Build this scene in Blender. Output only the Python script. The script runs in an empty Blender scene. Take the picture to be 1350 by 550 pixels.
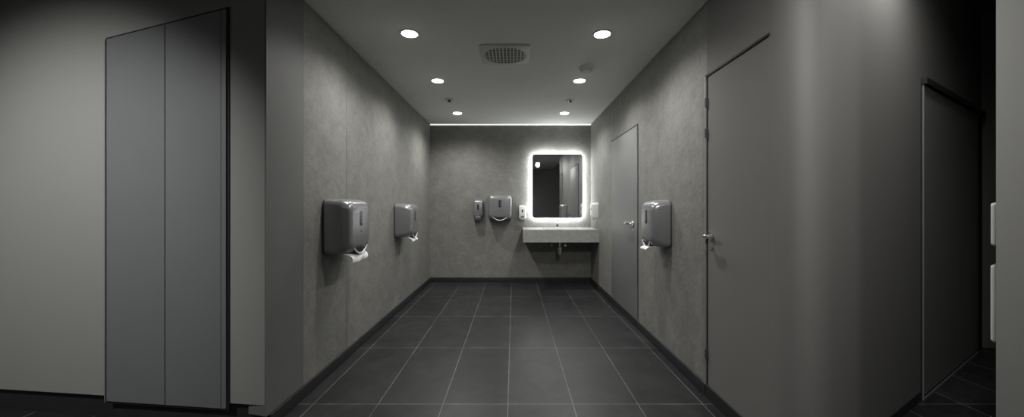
import bpy, bmesh, math
from mathutils import Vector, Matrix

S = bpy.context.scene
S.view_settings.view_transform = 'Standard'
S.view_settings.look = 'None'
S.view_settings.exposure = 0.0

XL, XR, YB, H = -1.375, 1.275, 6.25, 2.6

# ---------------------------------------------------------------- materials
def mat(name, col, rough=0.5, metal=0.0, var=0.0, scale=4.0, bump=0.0, bscale=60.0,
        emit=0.0, ecol=None, coat=0.0, rvar=0.0, spec=0.5, speck=0.0):
    m = bpy.data.materials.new(name); m.use_nodes = True
    nt = m.node_tree; b = nt.nodes['Principled BSDF']
    b.inputs['Base Color'].default_value = col
    b.inputs['Roughness'].default_value = rough
    b.inputs['Metallic'].default_value = metal
    b.inputs['Coat Weight'].default_value = coat
    b.inputs['Specular IOR Level'].default_value = spec
    tc = nt.nodes.new('ShaderNodeTexCoord')
    if var > 0 or rvar > 0:
        n = nt.nodes.new('ShaderNodeTexNoise'); n.inputs['Scale'].default_value = scale
        n.inputs['Detail'].default_value = 10; n.inputs['Roughness'].default_value = 0.7
        n.inputs['Distortion'].default_value = 0.4
        nt.links.new(tc.outputs['Object'], n.inputs['Vector'])
        r = nt.nodes.new('ShaderNodeMapRange')
        r.inputs['From Min'].default_value = 0.3; r.inputs['From Max'].default_value = 0.7
        r.inputs['To Min'].default_value = 1-var; r.inputs['To Max'].default_value = 1+var
        nt.links.new(n.outputs['Fac'], r.inputs['Value'])
        fac = r.outputs['Result']
        if speck > 0:
            n3 = nt.nodes.new('ShaderNodeTexNoise'); n3.inputs['Scale'].default_value = 26
            n3.inputs['Detail'].default_value = 6; n3.inputs['Roughness'].default_value = 0.8
            n3.inputs['Distortion'].default_value = 1.5
            nt.links.new(tc.outputs['Object'], n3.inputs['Vector'])
            r3 = nt.nodes.new('ShaderNodeMapRange')
            r3.inputs['From Min'].default_value = 0.35; r3.inputs['From Max'].default_value = 0.65
            r3.inputs['To Min'].default_value = 1-speck; r3.inputs['To Max'].default_value = 1+speck
            nt.links.new(n3.outputs['Fac'], r3.inputs['Value'])
            mm = nt.nodes.new('ShaderNodeMath'); mm.operation = 'MULTIPLY'
            nt.links.new(fac, mm.inputs[0]); nt.links.new(r3.outputs['Result'], mm.inputs[1])
            fac = mm.outputs[0]
        mx = nt.nodes.new('ShaderNodeMix'); mx.data_type = 'RGBA'; mx.blend_type = 'MULTIPLY'
        mx.inputs['Factor'].default_value = 1
        mx.inputs[6].default_value = col
        nt.links.new(fac, mx.inputs[7])
        nt.links.new(mx.outputs[2], b.inputs['Base Color'])
    if bump > 0:
        n2 = nt.nodes.new('ShaderNodeTexNoise'); n2.inputs['Scale'].default_value = bscale
        n2.inputs['Detail'].default_value = 5
        nt.links.new(tc.outputs['Object'], n2.inputs['Vector'])
        bp = nt.nodes.new('ShaderNodeBump'); bp.inputs['Strength'].default_value = bump
        bp.inputs['Distance'].default_value = 0.004
        nt.links.new(n2.outputs['Fac'], bp.inputs['Height'])
        nt.links.new(bp.outputs['Normal'], b.inputs['Normal'])
    if emit > 0:
        b.inputs['Emission Color'].default_value = ecol or (1, 1, 1, 1)
        b.inputs['Emission Strength'].default_value = emit
    return m

M = {}
M['wall'] = mat('plaster_wall', (0.197, 0.195, 0.180, 1), 0.6, var=0.18, scale=7, bump=0.8, bscale=28, speck=0.17)
M['paint'] = mat('smooth_panel', (0.176, 0.174, 0.167, 1), 0.7, var=0.02, scale=1.0, bump=0.02, spec=0.25)
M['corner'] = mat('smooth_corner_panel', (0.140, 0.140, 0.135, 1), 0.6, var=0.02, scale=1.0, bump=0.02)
M['wing'] = mat('wing_panel', (0.265, 0.265, 0.256, 1), 0.5, var=0.02, scale=1.0, bump=0.02)
M['ceil'] = mat('ceiling_paint', (0.78, 0.79, 0.76, 1), 0.8, var=0.02, scale=2)
M['door'] = mat('door_laminate', (0.185, 0.19, 0.185, 1), 0.5, var=0.03, scale=2)
M['closet'] = mat('closet_laminate', (0.20, 0.205, 0.213, 1), 0.38, metal=0.25, var=0.03, scale=2)
M['dark'] = mat('dark_gap', (0.008, 0.008, 0.009, 1), 0.7, var=0.1)
M['base'] = mat('baseboard_dark', (0.020, 0.020, 0.021, 1), 0.5, var=0.15, scale=10)
M['silver'] = mat('silver_plastic', (0.31, 0.31, 0.32, 1), 0.28, metal=0.55, var=0.02, scale=20)
M['silverd'] = mat('silver_plastic_dark', (0.11, 0.11, 0.12, 1), 0.35, metal=0.5, var=0.02, scale=20)  # darker plastic of back plates, push levers and nozzles
M['glossdark'] = mat('smoked_window', (0.03, 0.03, 0.035, 1), 0.1, coat=0.5, var=0.02)
M['white'] = mat('white_plastic', (0.75, 0.76, 0.76, 1), 0.3, var=0.02)
M['paper'] = mat('paper_towel', (0.88, 0.88, 0.86, 1), 0.85, var=0.05, scale=40, bump=0.1)
M['chrome'] = mat('chrome', (0.8, 0.8, 0.8, 1), 0.12, metal=1.0, rvar=0.01, var=0.01)
M['alu'] = mat('aluminium_trim', (0.45, 0.47, 0.48, 1), 0.35, metal=0.7, var=0.02)
M['counter'] = mat('concrete_counter', (0.34, 0.34, 0.32, 1), 0.5, var=0.16, scale=18, bump=0.2, bscale=60, speck=0.1)
M['porc'] = mat('porcelain', (0.8, 0.8, 0.78, 1), 0.15, coat=0.3, var=0.01)
M['mirror'] = mat('mirror_glass', (0.80, 0.82, 0.81, 1), 0.01, metal=1.0)
M['led'] = mat('led_diffuser', (0.9, 0.9, 0.9, 1), 0.6, emit=12.0, ecol=(0.95, 0.98, 1.0, 1))
M['ledstrip'] = mat('led_strip', (0.9, 0.9, 0.9, 1), 0.6, emit=24.0, ecol=(0.95, 0.98, 1.0, 1))
M['edgeglow'] = mat('ceiling_edge_glow', (0.9, 0.9, 0.9, 1), 0.6, emit=1.1, ecol=(0.97, 1.0, 0.97, 1))  # emission put into the back trim for a bright ceiling edge
M['lamp'] = mat('lamp_lens', (1, 1, 1, 1), 0.5, emit=24.0, ecol=(1.0, 0.98, 0.94, 1))
M['trimring'] = mat('lamp_trim_ring', (0.75, 0.75, 0.73, 1), 0.4, var=0.01)
M['vent'] = mat('vent_plate', (0.62, 0.62, 0.60, 1), 0.5, var=0.02)

def floor_mat():
    m = bpy.data.materials.new('slate_floor_tiles'); m.use_nodes = True
    nt = m.node_tree; b = nt.nodes['Principled BSDF']
    tc = nt.nodes.new('ShaderNodeTexCoord')
    mp = nt.nodes.new('ShaderNodeMapping')
    mp.inputs['Location'].default_value = (0.035+0.41*20, -2.395+0.95*10, 0)
    nt.links.new(tc.outputs['Object'], mp.inputs['Vector'])
    br = nt.nodes.new('ShaderNodeTexBrick')
    br.offset = 0.0; br.squash = 1.0
    br.inputs['Scale'].default_value = 1.0
    br.inputs['Brick Width'].default_value = 0.41
    br.inputs['Row Height'].default_value = 0.95
    br.inputs['Mortar Size'].default_value = 0.0028
    br.inputs['Mortar Smooth'].default_value = 0.1
    br.inputs['Bias'].default_value = 0
    br.inputs['Color1'].default_value = (0.013, 0.0135, 0.0142, 1)
    br.inputs['Color2'].default_value = (0.022, 0.0225, 0.0233, 1)
    br.inputs['Mortar'].default_value = (0.125, 0.125, 0.12, 1)
    nt.links.new(mp.outputs['Vector'], br.inputs['Vector'])
    n = nt.nodes.new('ShaderNodeTexNoise'); n.inputs['Scale'].default_value = 4
    n.inputs['Detail'].default_value = 10; n.inputs['Roughness'].default_value = 0.72
    n.inputs['Distortion'].default_value = 0.8
    nt.links.new(tc.outputs['Object'], n.inputs['Vector'])
    r = nt.nodes.new('ShaderNodeMapRange')
    r.inputs['From Min'].default_value = 0.3; r.inputs['From Max'].default_value = 0.7
    r.inputs['To Min'].default_value = 0.5; r.inputs['To Max'].default_value = 1.6
    nt.links.new(n.outputs['Fac'], r.inputs['Value'])
    mx = nt.nodes.new('ShaderNodeMix'); mx.data_type = 'RGBA'; mx.blend_type = 'MULTIPLY'
    mx.inputs['Factor'].default_value = 1
    nt.links.new(br.outputs['Color'], mx.inputs[6]); nt.links.new(r.outputs['Result'], mx.inputs[7])
    nt.links.new(mx.outputs[2], b.inputs['Base Color'])
    b.inputs['Roughness'].default_value = 0.40
    b.inputs['Specular IOR Level'].default_value = 0.42
    bp = nt.nodes.new('ShaderNodeBump'); bp.inputs['Strength'].default_value = 0.22
    bp.inputs['Distance'].default_value = 0.004
    nt.links.new(n.outputs['Fac'], bp.inputs['Height'])
    nt.links.new(bp.outputs['Normal'], b.inputs['Normal'])
    return m
M['floor'] = floor_mat()

# ---------------------------------------------------------------- mesh helpers
def finish(bm, name, m, parent=None, smooth=False, angle=35):
    bmesh.ops.recalc_face_normals(bm, faces=bm.faces[:])
    me = bpy.data.meshes.new(name); bm.to_mesh(me); bm.free()
    me.materials.append(M[m] if isinstance(m, str) else m)
    if smooth:
        me.shade_smooth()
        me.set_sharp_from_angle(angle=math.radians(angle))
    o = bpy.data.objects.new(name, me); S.collection.objects.link(o)
    if parent: o.parent = parent
    return o

def empty(name, loc, rz=0):
    e = bpy.data.objects.new(name, None); S.collection.objects.link(e)
    e.empty_display_size = 0.05
    e.location = loc; e.rotation_euler = (0, 0, math.radians(rz)); return e

def addbox(bm, x0, x1, y0, y1, z0, z1):
    v = [bm.verts.new(p) for p in [(x0,y0,z0),(x1,y0,z0),(x1,y1,z0),(x0,y1,z0),
                                   (x0,y0,z1),(x1,y0,z1),(x1,y1,z1),(x0,y1,z1)]]
    for f in [(0,3,2,1),(4,5,6,7),(0,1,5,4),(1,2,6,5),(2,3,7,6),(3,0,4,7)]:
        bm.faces.new([v[i] for i in f])

def box(name, x0, x1, y0, y1, z0, z1, m, parent=None, bev=0):
    bm = bmesh.new(); addbox(bm, x0, x1, y0, y1, z0, z1)
    if bev:
        bmesh.ops.bevel(bm, geom=bm.edges[:], offset=bev, segments=3, affect='EDGES', profile=0.5)
    return finish(bm, name, m, parent, smooth=bool(bev))

def prism(name, pts, z0, z1, m, parent=None, smooth=False):
    """z1 may be a list giving a per-point top height"""
    bm = bmesh.new(); n = len(pts)
    zt = z1 if isinstance(z1, (list, tuple)) else [z1]*n
    lo = [bm.verts.new((p[0], p[1], z0)) for p in pts]
    hi = [bm.verts.new((p[0], p[1], zt[i])) for i, p in enumerate(pts)]
    bm.faces.new(lo[::-1]); bm.faces.new(hi)
    for i in range(n):
        bm.faces.new([lo[i], lo[(i+1) % n], hi[(i+1) % n], hi[i]])
    return finish(bm, name, m, parent, smooth)

def rrect(w, h, r, n=6):
    r = min(r, w/2-1e-4, h/2-1e-4); P = []
    for cx, cz, a0 in [(w/2-r, h/2-r, 0), (-w/2+r, h/2-r, 90), (-w/2+r, -h/2+r, 180), (w/2-r, -h/2+r, 270)]:
        for i in range(n+1):
            a = math.radians(a0+90*i/n); P.append((cx+r*math.cos(a), cz+r*math.sin(a)))
    return P

def loft(name, secs, m, parent=None, cx=0, cz=0, n=6):
    """secs: (y, w, h, r, dz) sections in XZ, lofted along y"""
    bm = bmesh.new(); rings = []
    for (y, w, h, r, dz) in secs:
        rings.append([bm.verts.new((cx+x, y, cz+dz+z)) for x, z in rrect(w, h, r, n)])
    for a, b in zip(rings, rings[1:]):
        k = len(a)
        for i in range(k): bm.faces.new([a[i], a[(i+1) % k], b[(i+1) % k], b[i]])
    bm.faces.new(rings[0]); bm.faces.new(rings[-1][::-1])
    return finish(bm, name, m, parent, smooth=True, angle=50)

def tube(name, pts, r, m, parent=None, seg=14):
    """rounded tube through points (r may be list)"""
    bm = bmesh.new(); rings = []
    pts = [Vector(p) for p in pts]; n = len(pts)
    rr = r if isinstance(r, (list, tuple)) else [r]*n
    for i, p in enumerate(pts):
        d = (pts[min(i+1, n-1)]-pts[max(i-1, 0)]).normalized()
        up = Vector((0, 0, 1)) if abs(d.z) < 0.9 else Vector((1, 0, 0))
        a = d.cross(up).normalized(); b = d.cross(a).normalized()
        rings.append([bm.verts.new(p+rr[i]*(math.cos(2*math.pi*k/seg)*a+math.sin(2*math.pi*k/seg)*b)) for k in range(seg)])
    for a, b in zip(rings, rings[1:]):
        for k in range(seg): bm.faces.new([a[k], a[(k+1) % seg], b[(k+1) % seg], b[k]])
    bm.faces.new(rings[0]); bm.faces.new(rings[-1])
    return finish(bm, name, m, parent, smooth=True, angle=50)

def lathe(name, prof, m, parent=None, seg=40, loc=(0, 0, 0)):
    """prof list of (r,z)"""
    bm = bmesh.new(); rings = []
    for r, z in prof:
        rings.append([bm.verts.new((loc[0]+r*math.cos(2*math.pi*k/seg), loc[1]+r*math.sin(2*math.pi*k/seg), loc[2]+z)) for k in range(seg)])
    for a, b in zip(rings, rings[1:]):
        for k in range(seg): bm.faces.new([a[k], a[(k+1) % seg], b[(k+1) % seg], b[k]])
    bm.faces.new(rings[0]); bm.faces.new(rings[-1])
    return finish(bm, name, m, parent, smooth=True, angle=40)

# ---------------------------------------------------------------- room shell
box('floor', -3.75, 5.2, -1.65, 6.4, -0.1, 0, 'floor')
# diagonal wall line:  Y = 0.87 + 0.6 X
def dg(x): return 0.87+0.6*x
wing = lambda x: 1.959-0.11*x

box('wall_back', XL-0.1, XR+0.1, YB, YB+0.12, 0, H, 'wall')
box('wall_left', XL-0.12, XL, 2.48, YB, 0, H, 'wall')
# corner panel and wing wall (left side foreground)
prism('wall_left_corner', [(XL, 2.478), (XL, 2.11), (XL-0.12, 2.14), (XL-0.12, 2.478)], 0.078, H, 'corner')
xw = -3.62
prism('wall_left_wing', [(XL-0.002, 2.112), (xw, wing(xw)), (xw, wing(xw)+0.1), (XL-0.12, 2.27)], 0.14, H, 'wing')
prism('baseboard_left_wing', [(XL-0.02, 2.145), (xw, wing(xw)+0.03), (xw, wing(xw)+0.09), (XL-0.02, 2.24)], 0, 0.138, 'base')
box('wall_far_left', xw-0.1, xw, -1.5, wing(xw)+0.1, 0, H, 'wing')
box('wall_behind', xw-0.1, 2.3, -1.6, -1.5, 0, 2.95, 'wing')
box('wall_right', XR, XR+0.1, 2.5, YB, 0, H, 'wall')
# near right wall: straight, rounded corner, then diagonal
c0 = Vector((XR, 1.635)); a = Vector((XR, 1.885)); b_ = c0+0.25*Vector((0.857, 0.514))
inner = [(XR, 2.498), (XR, 1.91)]
for i in range(33):
    t = i/32; p = a*(1-t)**2+c0*2*t*(1-t)+b_*t*t; inner.append((p.x, p.y))
inner += [(b_.x+0.03, dg(b_.x+0.03)), (4.14, dg(4.14))]
outer = [(4.14, dg(4.14)+0.12), (1.46, dg(1.46)+0.13), (XR+0.1, 1.95), (XR+0.1, 2.498)]
prism('wall_right_entry', inner+outer, 0, 2.95, 'paint', smooth=True)
box('wall_corridor_end', 4.10, 5.1, dg(4.12)+0.01, dg(4.12)+0.12, 0, 2.95, 'paint')
prism('wall_partition', [(1.781, 1.4), (4.98, 1.4+0.6*(4.98-1.781)), (4.98, 3.1), (2.2, 1.4)], 0, 2.95, 'wing')
box('wall_east', 2.2, 2.3, -1.5, 1.4, 0, 2.95, 'wing')
box('ceiling', -3.75, 1.42, -1.65, 6.4, H, H+0.1, 'ceil')
box('ceiling_entry', 1.42, 5.2, -1.65, 4.2, 2.95, 3.05, 'paint')
box('trim_ceiling_fascia', 1.40, 1.42, -1.5, 1.68, H-0.001, 2.95, 'ceil')
# perimeter trims
box('baseboard_left', XL, XL+0.014, 2.13, YB-0.015, 0, 0.078, 'base', bev=0.002)
box('baseboard_back', XL, XR, YB-0.014, YB, 0, 0.078, 'base', bev=0.002)
box('baseboard_right', XR-0.014, XR, 1.93, YB-0.015, 0, 0.078, 'base', bev=0.002)
prism('baseboard_diagonal', [(1.50, dg(1.50)-0.006), (2.62, dg(2.62)-0.006), (2.62, dg(2.62)+0.005), (1.50, dg(1.50)+0.005)], 0, 0.06, 'base')
box('trim_1', XL, XL+0.010, 2.2, YB-0.012, H-0.012, H, 'alu')
box('trim_2', XR-0.010, XR, 2.0, YB-0.012, H-0.012, H, 'alu')
box('trim_back_glow', XL, XR, YB-0.012, YB, H-0.014, H, 'edgeglow')  # glowing strip added so the back ceiling edge looks lit
# panel joints on the left wall
box('trim_4', XL, XL+0.0008, 3.123, 3.125, 0.08, H-0.012, 'base')

# ---------------------------------------------------------------- doors
def lever(parent, x, y, z, dirn, L=0.12):
    # mounted on the right wall, sticking towards -x ; lever along y*dirn
    lathe_pts = [(x, y, z), (x-0.012, y, z)]
    tube('rosette', lathe_pts, 0.026, 'chrome', parent, 24)
    tube('handle_lever', [(x-0.008, y, z), (x-0.045, y, z), (x-0.055, y+0.008*dirn, z),
                   (x-0.057, y+0.03*dirn, z), (x-0.055, y+L*dirn, z-0.002)], [0.010, 0.010, 0.012, 0.012, 0.010], 'chrome', parent)
    tube('keyhole', [(x, y, z-0.075), (x-0.006, y, z-0.075)], 0.014, 'chrome', parent, 20)

d1 = empty('door_1', (0, 0, 0))
box('frame', XR-0.004, XR, 3.875, 4.915, 0.0, 2.095, 'dark', d1)
box('leaf', XR-0.010, XR-0.003, 3.892, 4.895, 0.075, 2.078, 'door', d1, bev=0.001)
box('edge_strip', XR-0.011, XR-0.003, 3.886, 3.890, 0.03, 2.085, 'alu', d1)
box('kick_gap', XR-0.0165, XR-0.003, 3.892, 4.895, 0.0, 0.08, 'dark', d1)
for z in (0.3, 1.85):
    box('hinge', XR-0.016, XR-0.008, 4.895, 4.907, z, z+0.09, 'alu', d1)
lever(d1, XR-0.010, 4.0, 1.07, 1, 0.13)

d2 = empty('door_2', (0, 0, 0))
box('frame', XR-0.004, XR, 2.488, 2.512, 0.0, 2.118, 'dark', d2)
box('leaf', XR-0.0003, XR+0.0003, 1.895, 2.492, 0.03, 2.098, 'paint', d2)
box('edge_strip', XR-0.014, XR-0.003, 2.496, 2.503, 0.0, 2.105, 'alu', d2)
box('head_gap', XR-0.008, XR-0.0003, 1.886, 2.50, 2.100, 2.112, 'dark', d2)  # dark gap line above the flush leaf
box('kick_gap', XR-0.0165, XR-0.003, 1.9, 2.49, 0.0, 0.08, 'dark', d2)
for z in (0.25, 1.7, 1.9):
    box('hinge', XR-0.018, XR-0.003, 2.486, 2.496, z, z+0.06, 'silverd', d2)
lever(d2, XR-0.001, 2.44, 1.06, -1, 0.10)

# door on the diagonal wall
def diag_prism(name, x0, x1, off0, off1, z0, z1, m, parent):
    nx, ny = 0.514, -0.857    # towards room
    pts = [(x0+nx*off0, dg(x0)+ny*off0), (x1+nx*off0, dg(x1)+ny*off0), (x1+nx*off1, dg(x1)+ny*off1), (x0+nx*off1, dg(x0)+ny*off1)]
    return prism(name, pts, z0, z1, m, parent)
d3 = empty('door_3', (0, 0, 0))
diag_prism('frame', 2.62, 4.12, 0.0, 0.006, 0, 2.075, 'dark', d3)
diag_prism('leaf', 2.64, 3.95, 0.004, 0.012, 0.03, 2.03, 'door', d3)
diag_prism('head_trim', 2.62, 4.10, 0.006, 0.03, 2.035, 2.075, 'dark', d3)
diag_prism('edge_strip', 2.630, 2.635, 0.004, 0.014, 0.0, 2.035, 'silver', d3)
diag_prism('sill', 2.64, 3.95, 0.006, 0.014, 0.0, 0.012, 'alu', d3)

# two-leaf closet door on the wing wall
def wing_prism(name, x0, x1, o0, o1, z0, zt0, zt1, m, parent):
    pts = [(x0, wing(x0)-o0), (x1, wing(x1)-o0), (x1, wing(x1)-o1), (x0, wing(x0)-o1)]
    return prism(name, pts, z0, [zt0, zt1, zt1, zt0], m, parent)
def ztop(x): return 2.356+(x+1.610)*(2.356-2.222)/(2.371-1.610)
d4 = empty('door_4', (0, 0, 0))
wing_prism('frame', -1.597, -2.383, 0, 0.004, 0.10, ztop(-1.597)+0.014, ztop(-2.383)+0.014, 'dark', d4)
wing_prism('leaf_right', -1.612, -1.988, 0.003, 0.012, 0.115, ztop(-1.612), ztop(-1.988), 'closet', d4)
wing_prism('leaf_left', -1.994, -2.369, 0.003, 0.012, 0.115, ztop(-1.994), ztop(-2.369), 'closet', d4)
wing_prism('edge_strip_left', -2.373, -2.379, 0.003, 0.016, 0.11, ztop(-2.373), ztop(-2.379), 'alu', d4)
wing_prism('edge_strip_right', -1.640, -1.643, 0.010, 0.0125, 0.115, ztop(-1.64)-0.002, ztop(-1.643)-0.002, 'dark', d4)

# ---------------------------------------------------------------- dispensers
def towel_dispenser(loc, rz, w=0.39, h=0.41, d=0.2, name='paper_towel_dispenser'):
    """loc: wall point at bottom centre"""
    e = empty(name, loc, rz)
    hz = h/2
    loft('back_plate', [(0, w*0.97, h*0.98, 0.04, 0), (-0.018, w*0.97, h*0.98, 0.04, 0)], 'silverd', e, 0, hz)
    loft('cover', [(-0.016, w, h, 0.045, 0), (-0.05*1, w, h, 0.05, 0), (-d*0.62, w*0.985, h*0.975, 0.055, 0.0),
                   (-d*0.82, w*0.955, h*0.93, 0.06, 0.0), (-d*0.93, w*0.90, h*0.87, 0.06, 0.0), (-d*0.985, w*0.82, h*0.79, 0.055, 0), (-d, w*0.70, h*0.68, 0.05, 0)], 'silver', e, 0, hz, 8)
    # inspection window
    loft('window', [(-d+0.004, 0.046, 0.120, 0.021, 0), (-d-0.003, 0.042, 0.115, 0.019, 0)], 'glossdark', e, 0, h*0.64)
    loft('window_strip', [(-d-0.002, 0.008, 0.075, 0.004, 0), (-d-0.0045, 0.007, 0.073, 0.003, 0)], 'silver', e, 0.004, h*0.64)
    # curved seam and dispensing chin
    arc = []
    for i in range(21):
        t = -1+i/10; arc.append((t*w*0.40, -d*(1.0-0.05*t*t)-0.002+0.012*abs(t)**3, h*0.20-0.035*(1-t*t)))
    tube('seam', arc, 0.0026, 'glossdark', e, 6)
    # dark mouth (crescent)
    bm = bmesh.new(); N = 20; top = []; bot = []
    for i in range(N+1):
        t = -1+2*i/N; x = t*w*0.34
        yy = -d*0.955
        top.append((x, yy, h*0.13-0.018*(1-t*t))); bot.append((x, yy, h*0.13-0.05*(1-t*t)))
    vt = [bm.verts.new((p[0], p[1]-0.010, p[2])) for p in top]; vb = [bm.verts.new((p[0], p[1]-0.006, p[2]-0.0005)) for p in bot]
    vt2 = [bm.verts.new((p[0], p[1]+0.03, p[2])) for p in top]; vb2 = [bm.verts.new((p[0], p[1]+0.03, p[2]-0.0005)) for p in bot]
    for i in range(N):
        bm.faces.new([vt[i], vt[i+1], vb[i+1], vb[i]]); bm.faces.new([vt2[i], vb2[i], vb2[i+1], vt2[i+1]])
        bm.faces.new([vt[i], vt2[i], vt2[i+1], vt[i+1]]); bm.faces.new([vb[i], vb[i+1], vb2[i+1], vb2[i]])
    finish(bm, 'mouth', 'glossdark', e)
    # lower lip
    arc = [((-1+i/10)*w*0.30, -d*0.95-0.006, h*0.115-0.052*(1-(-1+i/10)**2)) for i in range(21)]
    tube('lip', arc, 0.006, 'white', e, 8)
    # lock
    tube('lock', [(0.0, -d+0.004, h*0.40), (0.0, -d-0.002, h*0.40)], 0.007, 'silverd', e, 14)
    return e

def paper_sheet(e, w, d, L=0.075):
    bm = bmesh.new(); rows = []
    prof = [(-d*0.55, 0.015), (-d*0.75, 0.004), (-d*0.95, -0.008), (-d*1.02, -0.03), (-d*1.0, -L)]
    for k, (y, z) in enumerate(prof):
        row = []
        for i in range(9):
            t = -1+i/4; row.append(bm.verts.new((t*w*0.30*(1-0.05*k), y+0.006*math.cos(t*5+k), z+0.006*t*(k > 3)+0.002*math.sin(t*7))))
        rows.append(row)
    for a_, b2 in zip(rows, rows[1:]):
        for i in range(8): bm.faces.new([a_[i], a_[i+1], b2[i+1], b2[i]])
    o = finish(bm, 'paper', 'paper', e, smooth=True)
    s = o.modifiers.new('s', 'SOLIDIFY'); s.thickness = 0.003
    u = o.modifiers.new('u', 'SUBSURF'); u.levels = 2; u.render_levels = 2

e = towel_dispenser((XL, 2.925, 0.895), 90, 0.41, 0.41, 0.2); paper_sheet(e, 0.58, 0.195, 0.065)
e = towel_dispenser((XL, 4.535, 0.885), 90, 0.37, 0.395, 0.2); paper_sheet(e, 0.52, 0.195, 0.05)
e = towel_dispenser((XR, 3.19, 0.915), -90, 0.29, 0.385, 0.16); paper_sheet(e, 0.24, 0.19, 0.008)
e = towel_dispenser((-0.217, YB, 1.03), 0, 0.385, 0.405, 0.2)

def soap_grey(loc, rz):
    e = empty('soap_dispenser', loc, rz); w, h, d = 0.165, 0.34, 0.11
    loft('cover', [(0, w, h*0.82, 0.03, 0), (-0.03, w, h*0.82, 0.035, 0), (-d*0.75, w*0.96, h*0.80, 0.035, 0), (-d*0.95, w*0.86, h*0.74, 0.035, 0), (-d, w*0.7, h*0.66, 0.03, 0)], 'silver', e, 0, h*0.59, 8)
    loft('window', [(-d+0.004, 0.03, 0.10, 0.014, 0), (-d-0.003, 0.027, 0.095, 0.013, 0)], 'glossdark', e, 0, h*0.66)
    loft('push_lever', [(-0.02, w*0.85, 0.10, 0.045, 0), (-d*0.9, w*0.82, 0.095, 0.045, 0), (-d*1.08, w*0.7, 0.08, 0.038, 0)], 'silverd', e, 0, 0.055, 8)
    loft('push_pad', [(-d*1.06, w*0.5, 0.04, 0.018, 0), (-d*1.14, w*0.42, 0.03, 0.014, 0)], 'silver', e, 0, 0.06, 8)
    tube('nozzle', [(0, -0.06, 0.02), (0, -0.06, -0.01)], 0.01, 'silverd', e)
soap_grey((-0.575, YB, 1.012), 0)

def soap_white(loc, rz, w, h, d, name='hand_sanitizer_dispenser'):
    e = empty(name, loc, rz)
    loft('body', [(0, w, h, w*0.28, 0), (-d*0.5, w, h, w*0.3, 0), (-d*0.85, w*0.92, h*0.95, w*0.3, 0), (-d, w*0.7, h*0.85, w*0.28, 0)], 'white', e, 0, h/2, 8)
    loft('sensor_window', [(-d+0.003, w*0.26, h*0.2, w*0.12, 0), (-d-0.002, w*0.24, h*0.19, w*0.11, 0)], 'glossdark', e, 0, h*0.62)
    tube('drip_nozzle', [(0, -d*0.6, 0.01), (0, -d*0.6, -0.012)], 0.009, 'silverd', e)
    loft('button', [(-d*0.93, w*0.6, h*0.16, w*0.1, 0), (-d*1.02, w*0.5, h*0.13, w*0.08, 0)], 'silver', e, 0, h*0.2)
soap_white((0.144, YB, 1.03), 0, 0.115, 0.235, 0.09)
soap_white((XR, 5.76, 1.055), -90, 0.13, 0.25, 0.10)
# dispensers on the partition (seen edge-on)
rzp = 180+math.degrees(math.atan(0.6))
for s_, z_, h_, nm in [(0.30, 1.085, 0.18, 'hand_sanitizer_dispenser'), (0.30, 0.69, 0.32, 'wall_waste_bin')]:
    px, py = 1.781+0.857*s_, 1.4+0.514*s_
    if nm == 'wall_waste_bin':
        e = empty(nm, (px, py, z_), rzp)
        loft('body', [(0, 0.13, h_, 0.012, 0), (-0.036, 0.13, h_, 0.012, 0), (-0.044, 0.125, h_*0.97, 0.012, 0)], 'white', e, 0, h_/2)
        loft('flap', [(-0.042, 0.10, 0.07, 0.01, 0), (-0.046, 0.095, 0.065, 0.01, 0)], 'silver', e, 0, h_*0.8)
    else:
        e = empty(nm, (px, py, z_), rzp)
        loft('body', [(0, 0.12, h_, 0.014, 0), (-0.036, 0.12, h_, 0.014, 0), (-0.044, 0.115, h_*0.96, 0.014, 0)], 'white', e, 0, h_/2)
        loft('sensor_window', [(-0.042, 0.03, 0.035, 0.012, 0), (-0.046, 0.028, 0.033, 0.012, 0)], 'glossdark', e, 0, h_*0.62)
        tube('drip_nozzle', [(0, -0.02, 0.01), (0, -0.02, -0.010)], 0.008, 'silverd', e)

# ---------------------------------------------------------------- washbasin counter
cx0, cx1, cy0, cy1, cz0, cz1 = 0.147, XR-0.001, 5.64, YB-0.001, 0.712, 0.90
bx0, bx1, by0, by1, bz = 0.47, 0.99, 5.75, 6.06, 0.79
c = empty('washbasin_counter', (0, 0, 0))
bm = bmesh.new()
addbox(bm, cx0, bx0, cy0, cy1, cz0, cz1); addbox(bm, bx1, cx1, cy0, cy1, cz0, cz1)
addbox(bm, bx0, bx1, cy0, by0, cz0, cz1); addbox(bm, bx0, bx1, by1, cy1, cz0, cz1)
addbox(bm, bx0, bx1, by0, by1, cz0, bz-0.01)
finish(bm, 'slab', 'counter', c)
bm = bmesh.new(); t = 0.012
addbox(bm, bx0, bx1, by0, by1, bz-0.01, bz)
zr = cz1+0.006
addbox(bm, bx0-t, bx0+t, by0-t, by1+t, bz, zr); addbox(bm, bx1-t, bx1+t, by0-t, by1+t, bz, zr)
addbox(bm, bx0+t, bx1-t, by0-t, by0+t, bz, zr); addbox(bm, bx0+t, bx1-t, by1-t, by1+t, bz, zr)
finish(bm, 'basin', 'porc', c)
lathe('drain', [(0.03, 0), (0.03, 0.004), (0.012, 0.006), (0.001, 0.006)], 'chrome', c, loc=(0.73, 5.9, bz))
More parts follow.
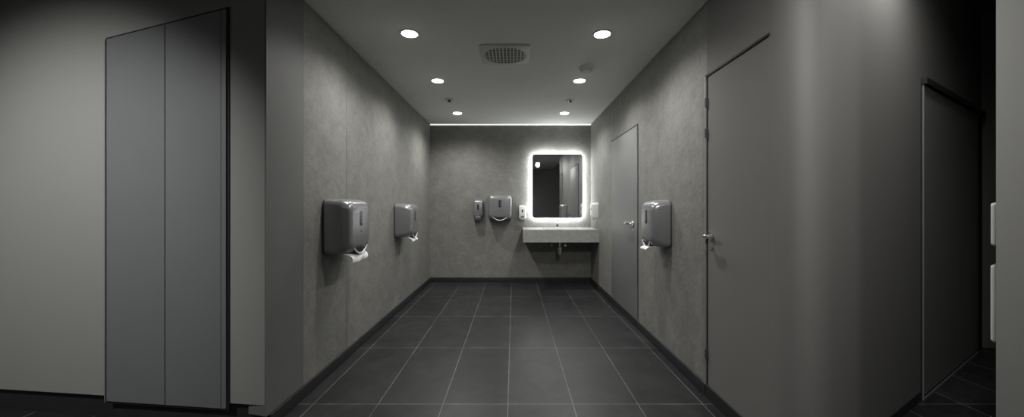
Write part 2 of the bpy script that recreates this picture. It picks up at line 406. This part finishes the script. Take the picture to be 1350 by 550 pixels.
# faucet
f = empty('basin_faucet', (0.71, 6.12, 0.90))
lathe('base', [(0.028, 0), (0.028, 0.006), (0.022, 0.010), (0.021, 0.085), (0.018, 0.095), (0.001, 0.096)], 'chrome', f)
tube('spout', [(0, 0, 0.07), (0, -0.05, 0.085), (0, -0.11, 0.088), (0, -0.13, 0.080), (0, -0.132, 0.062)], [0.014, 0.013, 0.012, 0.012, 0.011], 'chrome', f)
tube('lever', [(0, 0, 0.095), (0, 0.005, 0.115), (0, -0.045, 0.135)], [0.013, 0.011, 0.006], 'chrome', f)
tr = empty('basin_drain_trap', (0.73, 5.95, 0.712))
tube('tail_pipe', [(0, 0, 0), (0, 0, -0.12)], 0.017, 'chrome', tr)
lathe('bottle', [(0.02, -0.10), (0.034, -0.11), (0.034, -0.21), (0.026, -0.225), (0.001, -0.228)], 'chrome', tr)
tube('waste_pipe', [(0, 0.02, -0.13), (0, 0.15, -0.13), (0, 0.29, -0.13)], 0.015, 'chrome', tr)
lathe('collar', [(0.026, -0.02), (0.026, 0), (0.001, 0)], 'chrome', tr)
for sx in (-0.11, 0.11):
    tube('stop_valve', [(sx, 0.295, -0.10), (sx, 0.22, -0.10)], 0.012, 'chrome', tr)
    tube('valve_knob', [(sx, 0.235, -0.10), (sx, 0.205, -0.10)], [0.022, 0.020], 'chrome', tr)
    tube('supply_hose', [(sx, 0.235, -0.10), (sx*0.95, 0.235, -0.05), (sx*0.6, 0.2, 0.0)], 0.006, 'chrome', tr)

# ---------------------------------------------------------------- backlit mirror
mx0, mx1, mz0, mz1 = 0.292, 1.142, 1.046, 2.115
mir = empty('backlit_mirror', ((mx0+mx1)/2, YB, (mz0+mz1)/2))
W, HH = mx1-mx0, mz1-mz0
loft('mount_plate', [(0, W-0.24, HH-0.24, 0.02, 0), (-0.045, W-0.24, HH-0.24, 0.02, 0)], 'alu', mir)
loft('led_strip', [(-0.030, W-0.012, HH-0.012, 0.055, 0), (-0.047, W-0.012, HH-0.012, 0.055, 0)], 'ledstrip', mir)
loft('led_diffuser', [(-0.047, W, HH, 0.055, 0), (-0.066, W, HH, 0.055, 0)], 'led', mir)
loft('glass', [(-0.066, W-0.025, HH-0.025, 0.045, 0), (-0.072, W-0.025, HH-0.025, 0.045, 0)], 'mirror', mir)

# ---------------------------------------------------------------- ceiling fixtures
def downlight(x, y, energy=60, z=H, size=100, blend=0.9, r=0.062, tilt=(0, 0), soft=0.05):
    e = empty('recessed_downlight', (x, y, z))
    lathe('trim_ring', [(r+0.014, 0), (r+0.014, -0.003), (r+0.006, -0.007), (r, -0.006), (r-0.002, -0.001)], 'trimring', e)
    lathe('lens', [(r-0.004, -0.001), (r-0.006, -0.008), (r-0.02, -0.014), (0.001, -0.017)], 'lamp', e)
    L = bpy.data.lights.new('spot_beam', 'SPOT'); L.energy = energy; L.spot_size = math.radians(size)
    L.spot_blend = blend; L.shadow_soft_size = soft; L.color = (1.0, 0.99, 0.965)
    o = bpy.data.objects.new('spot_beam', L); S.collection.objects.link(o)
    o.parent = e; o.location = (0, 0, -0.07)
    o.rotation_euler = (math.radians(tilt[0]), math.radians(tilt[1]), 0)
for (x, y, en) in [(-0.811, 2.96, 55), (0.695, 2.97, 55), (-0.814, 4.07, 57), (0.708, 4.07, 57), (-0.812, 5.49, 68), (0.736, 5.49, 54)]:
    downlight(x, y, en, size=156, blend=1.0)
downlight(-2.55, 0.45, 185, size=84, blend=1.0, tilt=(48, 2))
downlight(0.75, 0.55, 95, size=110, blend=1.0, tilt=(42, -16))
downlight(2.1, 1.85, 42, z=2.95, size=165, blend=1.0)  # unseen lamp, added to brighten the side corridor
downlight(1.85, 0.15, 36, z=2.95, size=140, blend=1.0, tilt=(30, 0), soft=0.16)  # made-up soft lamp out of view, added to light the partition end
downlight(-0.6, -0.6, 45, size=160, blend=1.0)  # unseen lamp added behind the camera for light from that side

v = empty('ceiling_air_vent', (-0.075, 3.37, H))
pl = 0.44
R = 0.185
def ring_plate():
    bm = bmesh.new(); seg = 48
    rings = []
    for rad, z in [(R, 0), (R, -0.016), (R+0.012, -0.016)]:
        rings.append([bm.verts.new((rad*math.cos(2*math.pi*k/seg), rad*math.sin(2*math.pi*k/seg), z)) for k in range(seg)])
    def sq(k, half, z):
        a_ = 2*math.pi*k/seg; cx_, sy_ = math.cos(a_), math.sin(a_); n_ = 12
        q = (abs(cx_)**n_+abs(sy_)**n_)**(1/n_); return bm.verts.new((half*cx_/q, half*sy_/q, z))
    rings.append([sq(k, pl/2-0.01, -0.012) for k in range(seg)])
    rings.append([sq(k, pl/2, -0.008) for k in range(seg)])
    rings.append([sq(k, pl/2, 0) for k in range(seg)])
    for a_, b2 in zip(rings, rings[1:]):
        for k in range(seg): bm.faces.new([a_[k], a_[(k+1) % seg], b2[(k+1) % seg], b2[k]])
    return finish(bm, 'plate', 'vent', v, smooth=True)
ring_plate()
lathe('duct_dark', [(R, -0.010), (0.001, -0.011)], 'dark', v)
bm = bmesh.new()
for i in range(-6, 7):
    p = (i-0.5)*0.0310; hl = R*R-p*p
    if hl > 0.002:
        hl = math.sqrt(hl)-0.002
        addbox(bm, p-0.0045, p+0.0045, -hl, hl, -0.0150, -0.0135)
        addbox(bm, -hl, hl, p-0.0045, p+0.0045, -0.0152, -0.0137)
finish(bm, 'grille', 'vent', v)

sd = empty('smoke_detector', (0.71, 3.69, H))
lathe('base', [(0.075, 0), (0.075, -0.012), (0.070, -0.016)], 'trimring', sd)
lathe('head', [(0.062, -0.014), (0.060, -0.030), (0.045, -0.045), (0.001, -0.048)], 'vent', sd)
for x, y in ((-0.81, 4.79), (0.72, 4.82)):
    sp = empty('fire_sprinkler', (x, y, H))
    lathe('escutcheon', [(0.055, 0), (0.053, -0.006), (0.030, -0.010)], 'vent', sp)
    lathe('body', [(0.018, -0.008), (0.016, -0.02), (0.008, -0.022), (0.008, -0.028)], 'silverd', sp)
    lathe('deflector', [(0.026, -0.028), (0.026, -0.031), (0.001, -0.031)], 'silverd', sp)

# ---------------------------------------------------------------- world / camera
w = bpy.data.worlds.new('world'); S.world = w; w.use_nodes = True
w.node_tree.nodes['Background'].inputs[0].default_value = (0.01, 0.01, 0.01, 1)
cam = bpy.data.cameras.new('camera'); co = bpy.data.objects.new('camera', cam); S.collection.objects.link(co)
co.location = (0, 0, 1.25); co.rotation_euler = (math.radians(90), 0, 0)
cam.sensor_width = 36; cam.lens = 36*500/1350; cam.shift_x = -2/1350; cam.shift_y = -3/1350
cam.clip_start = 0.02
S.camera = co
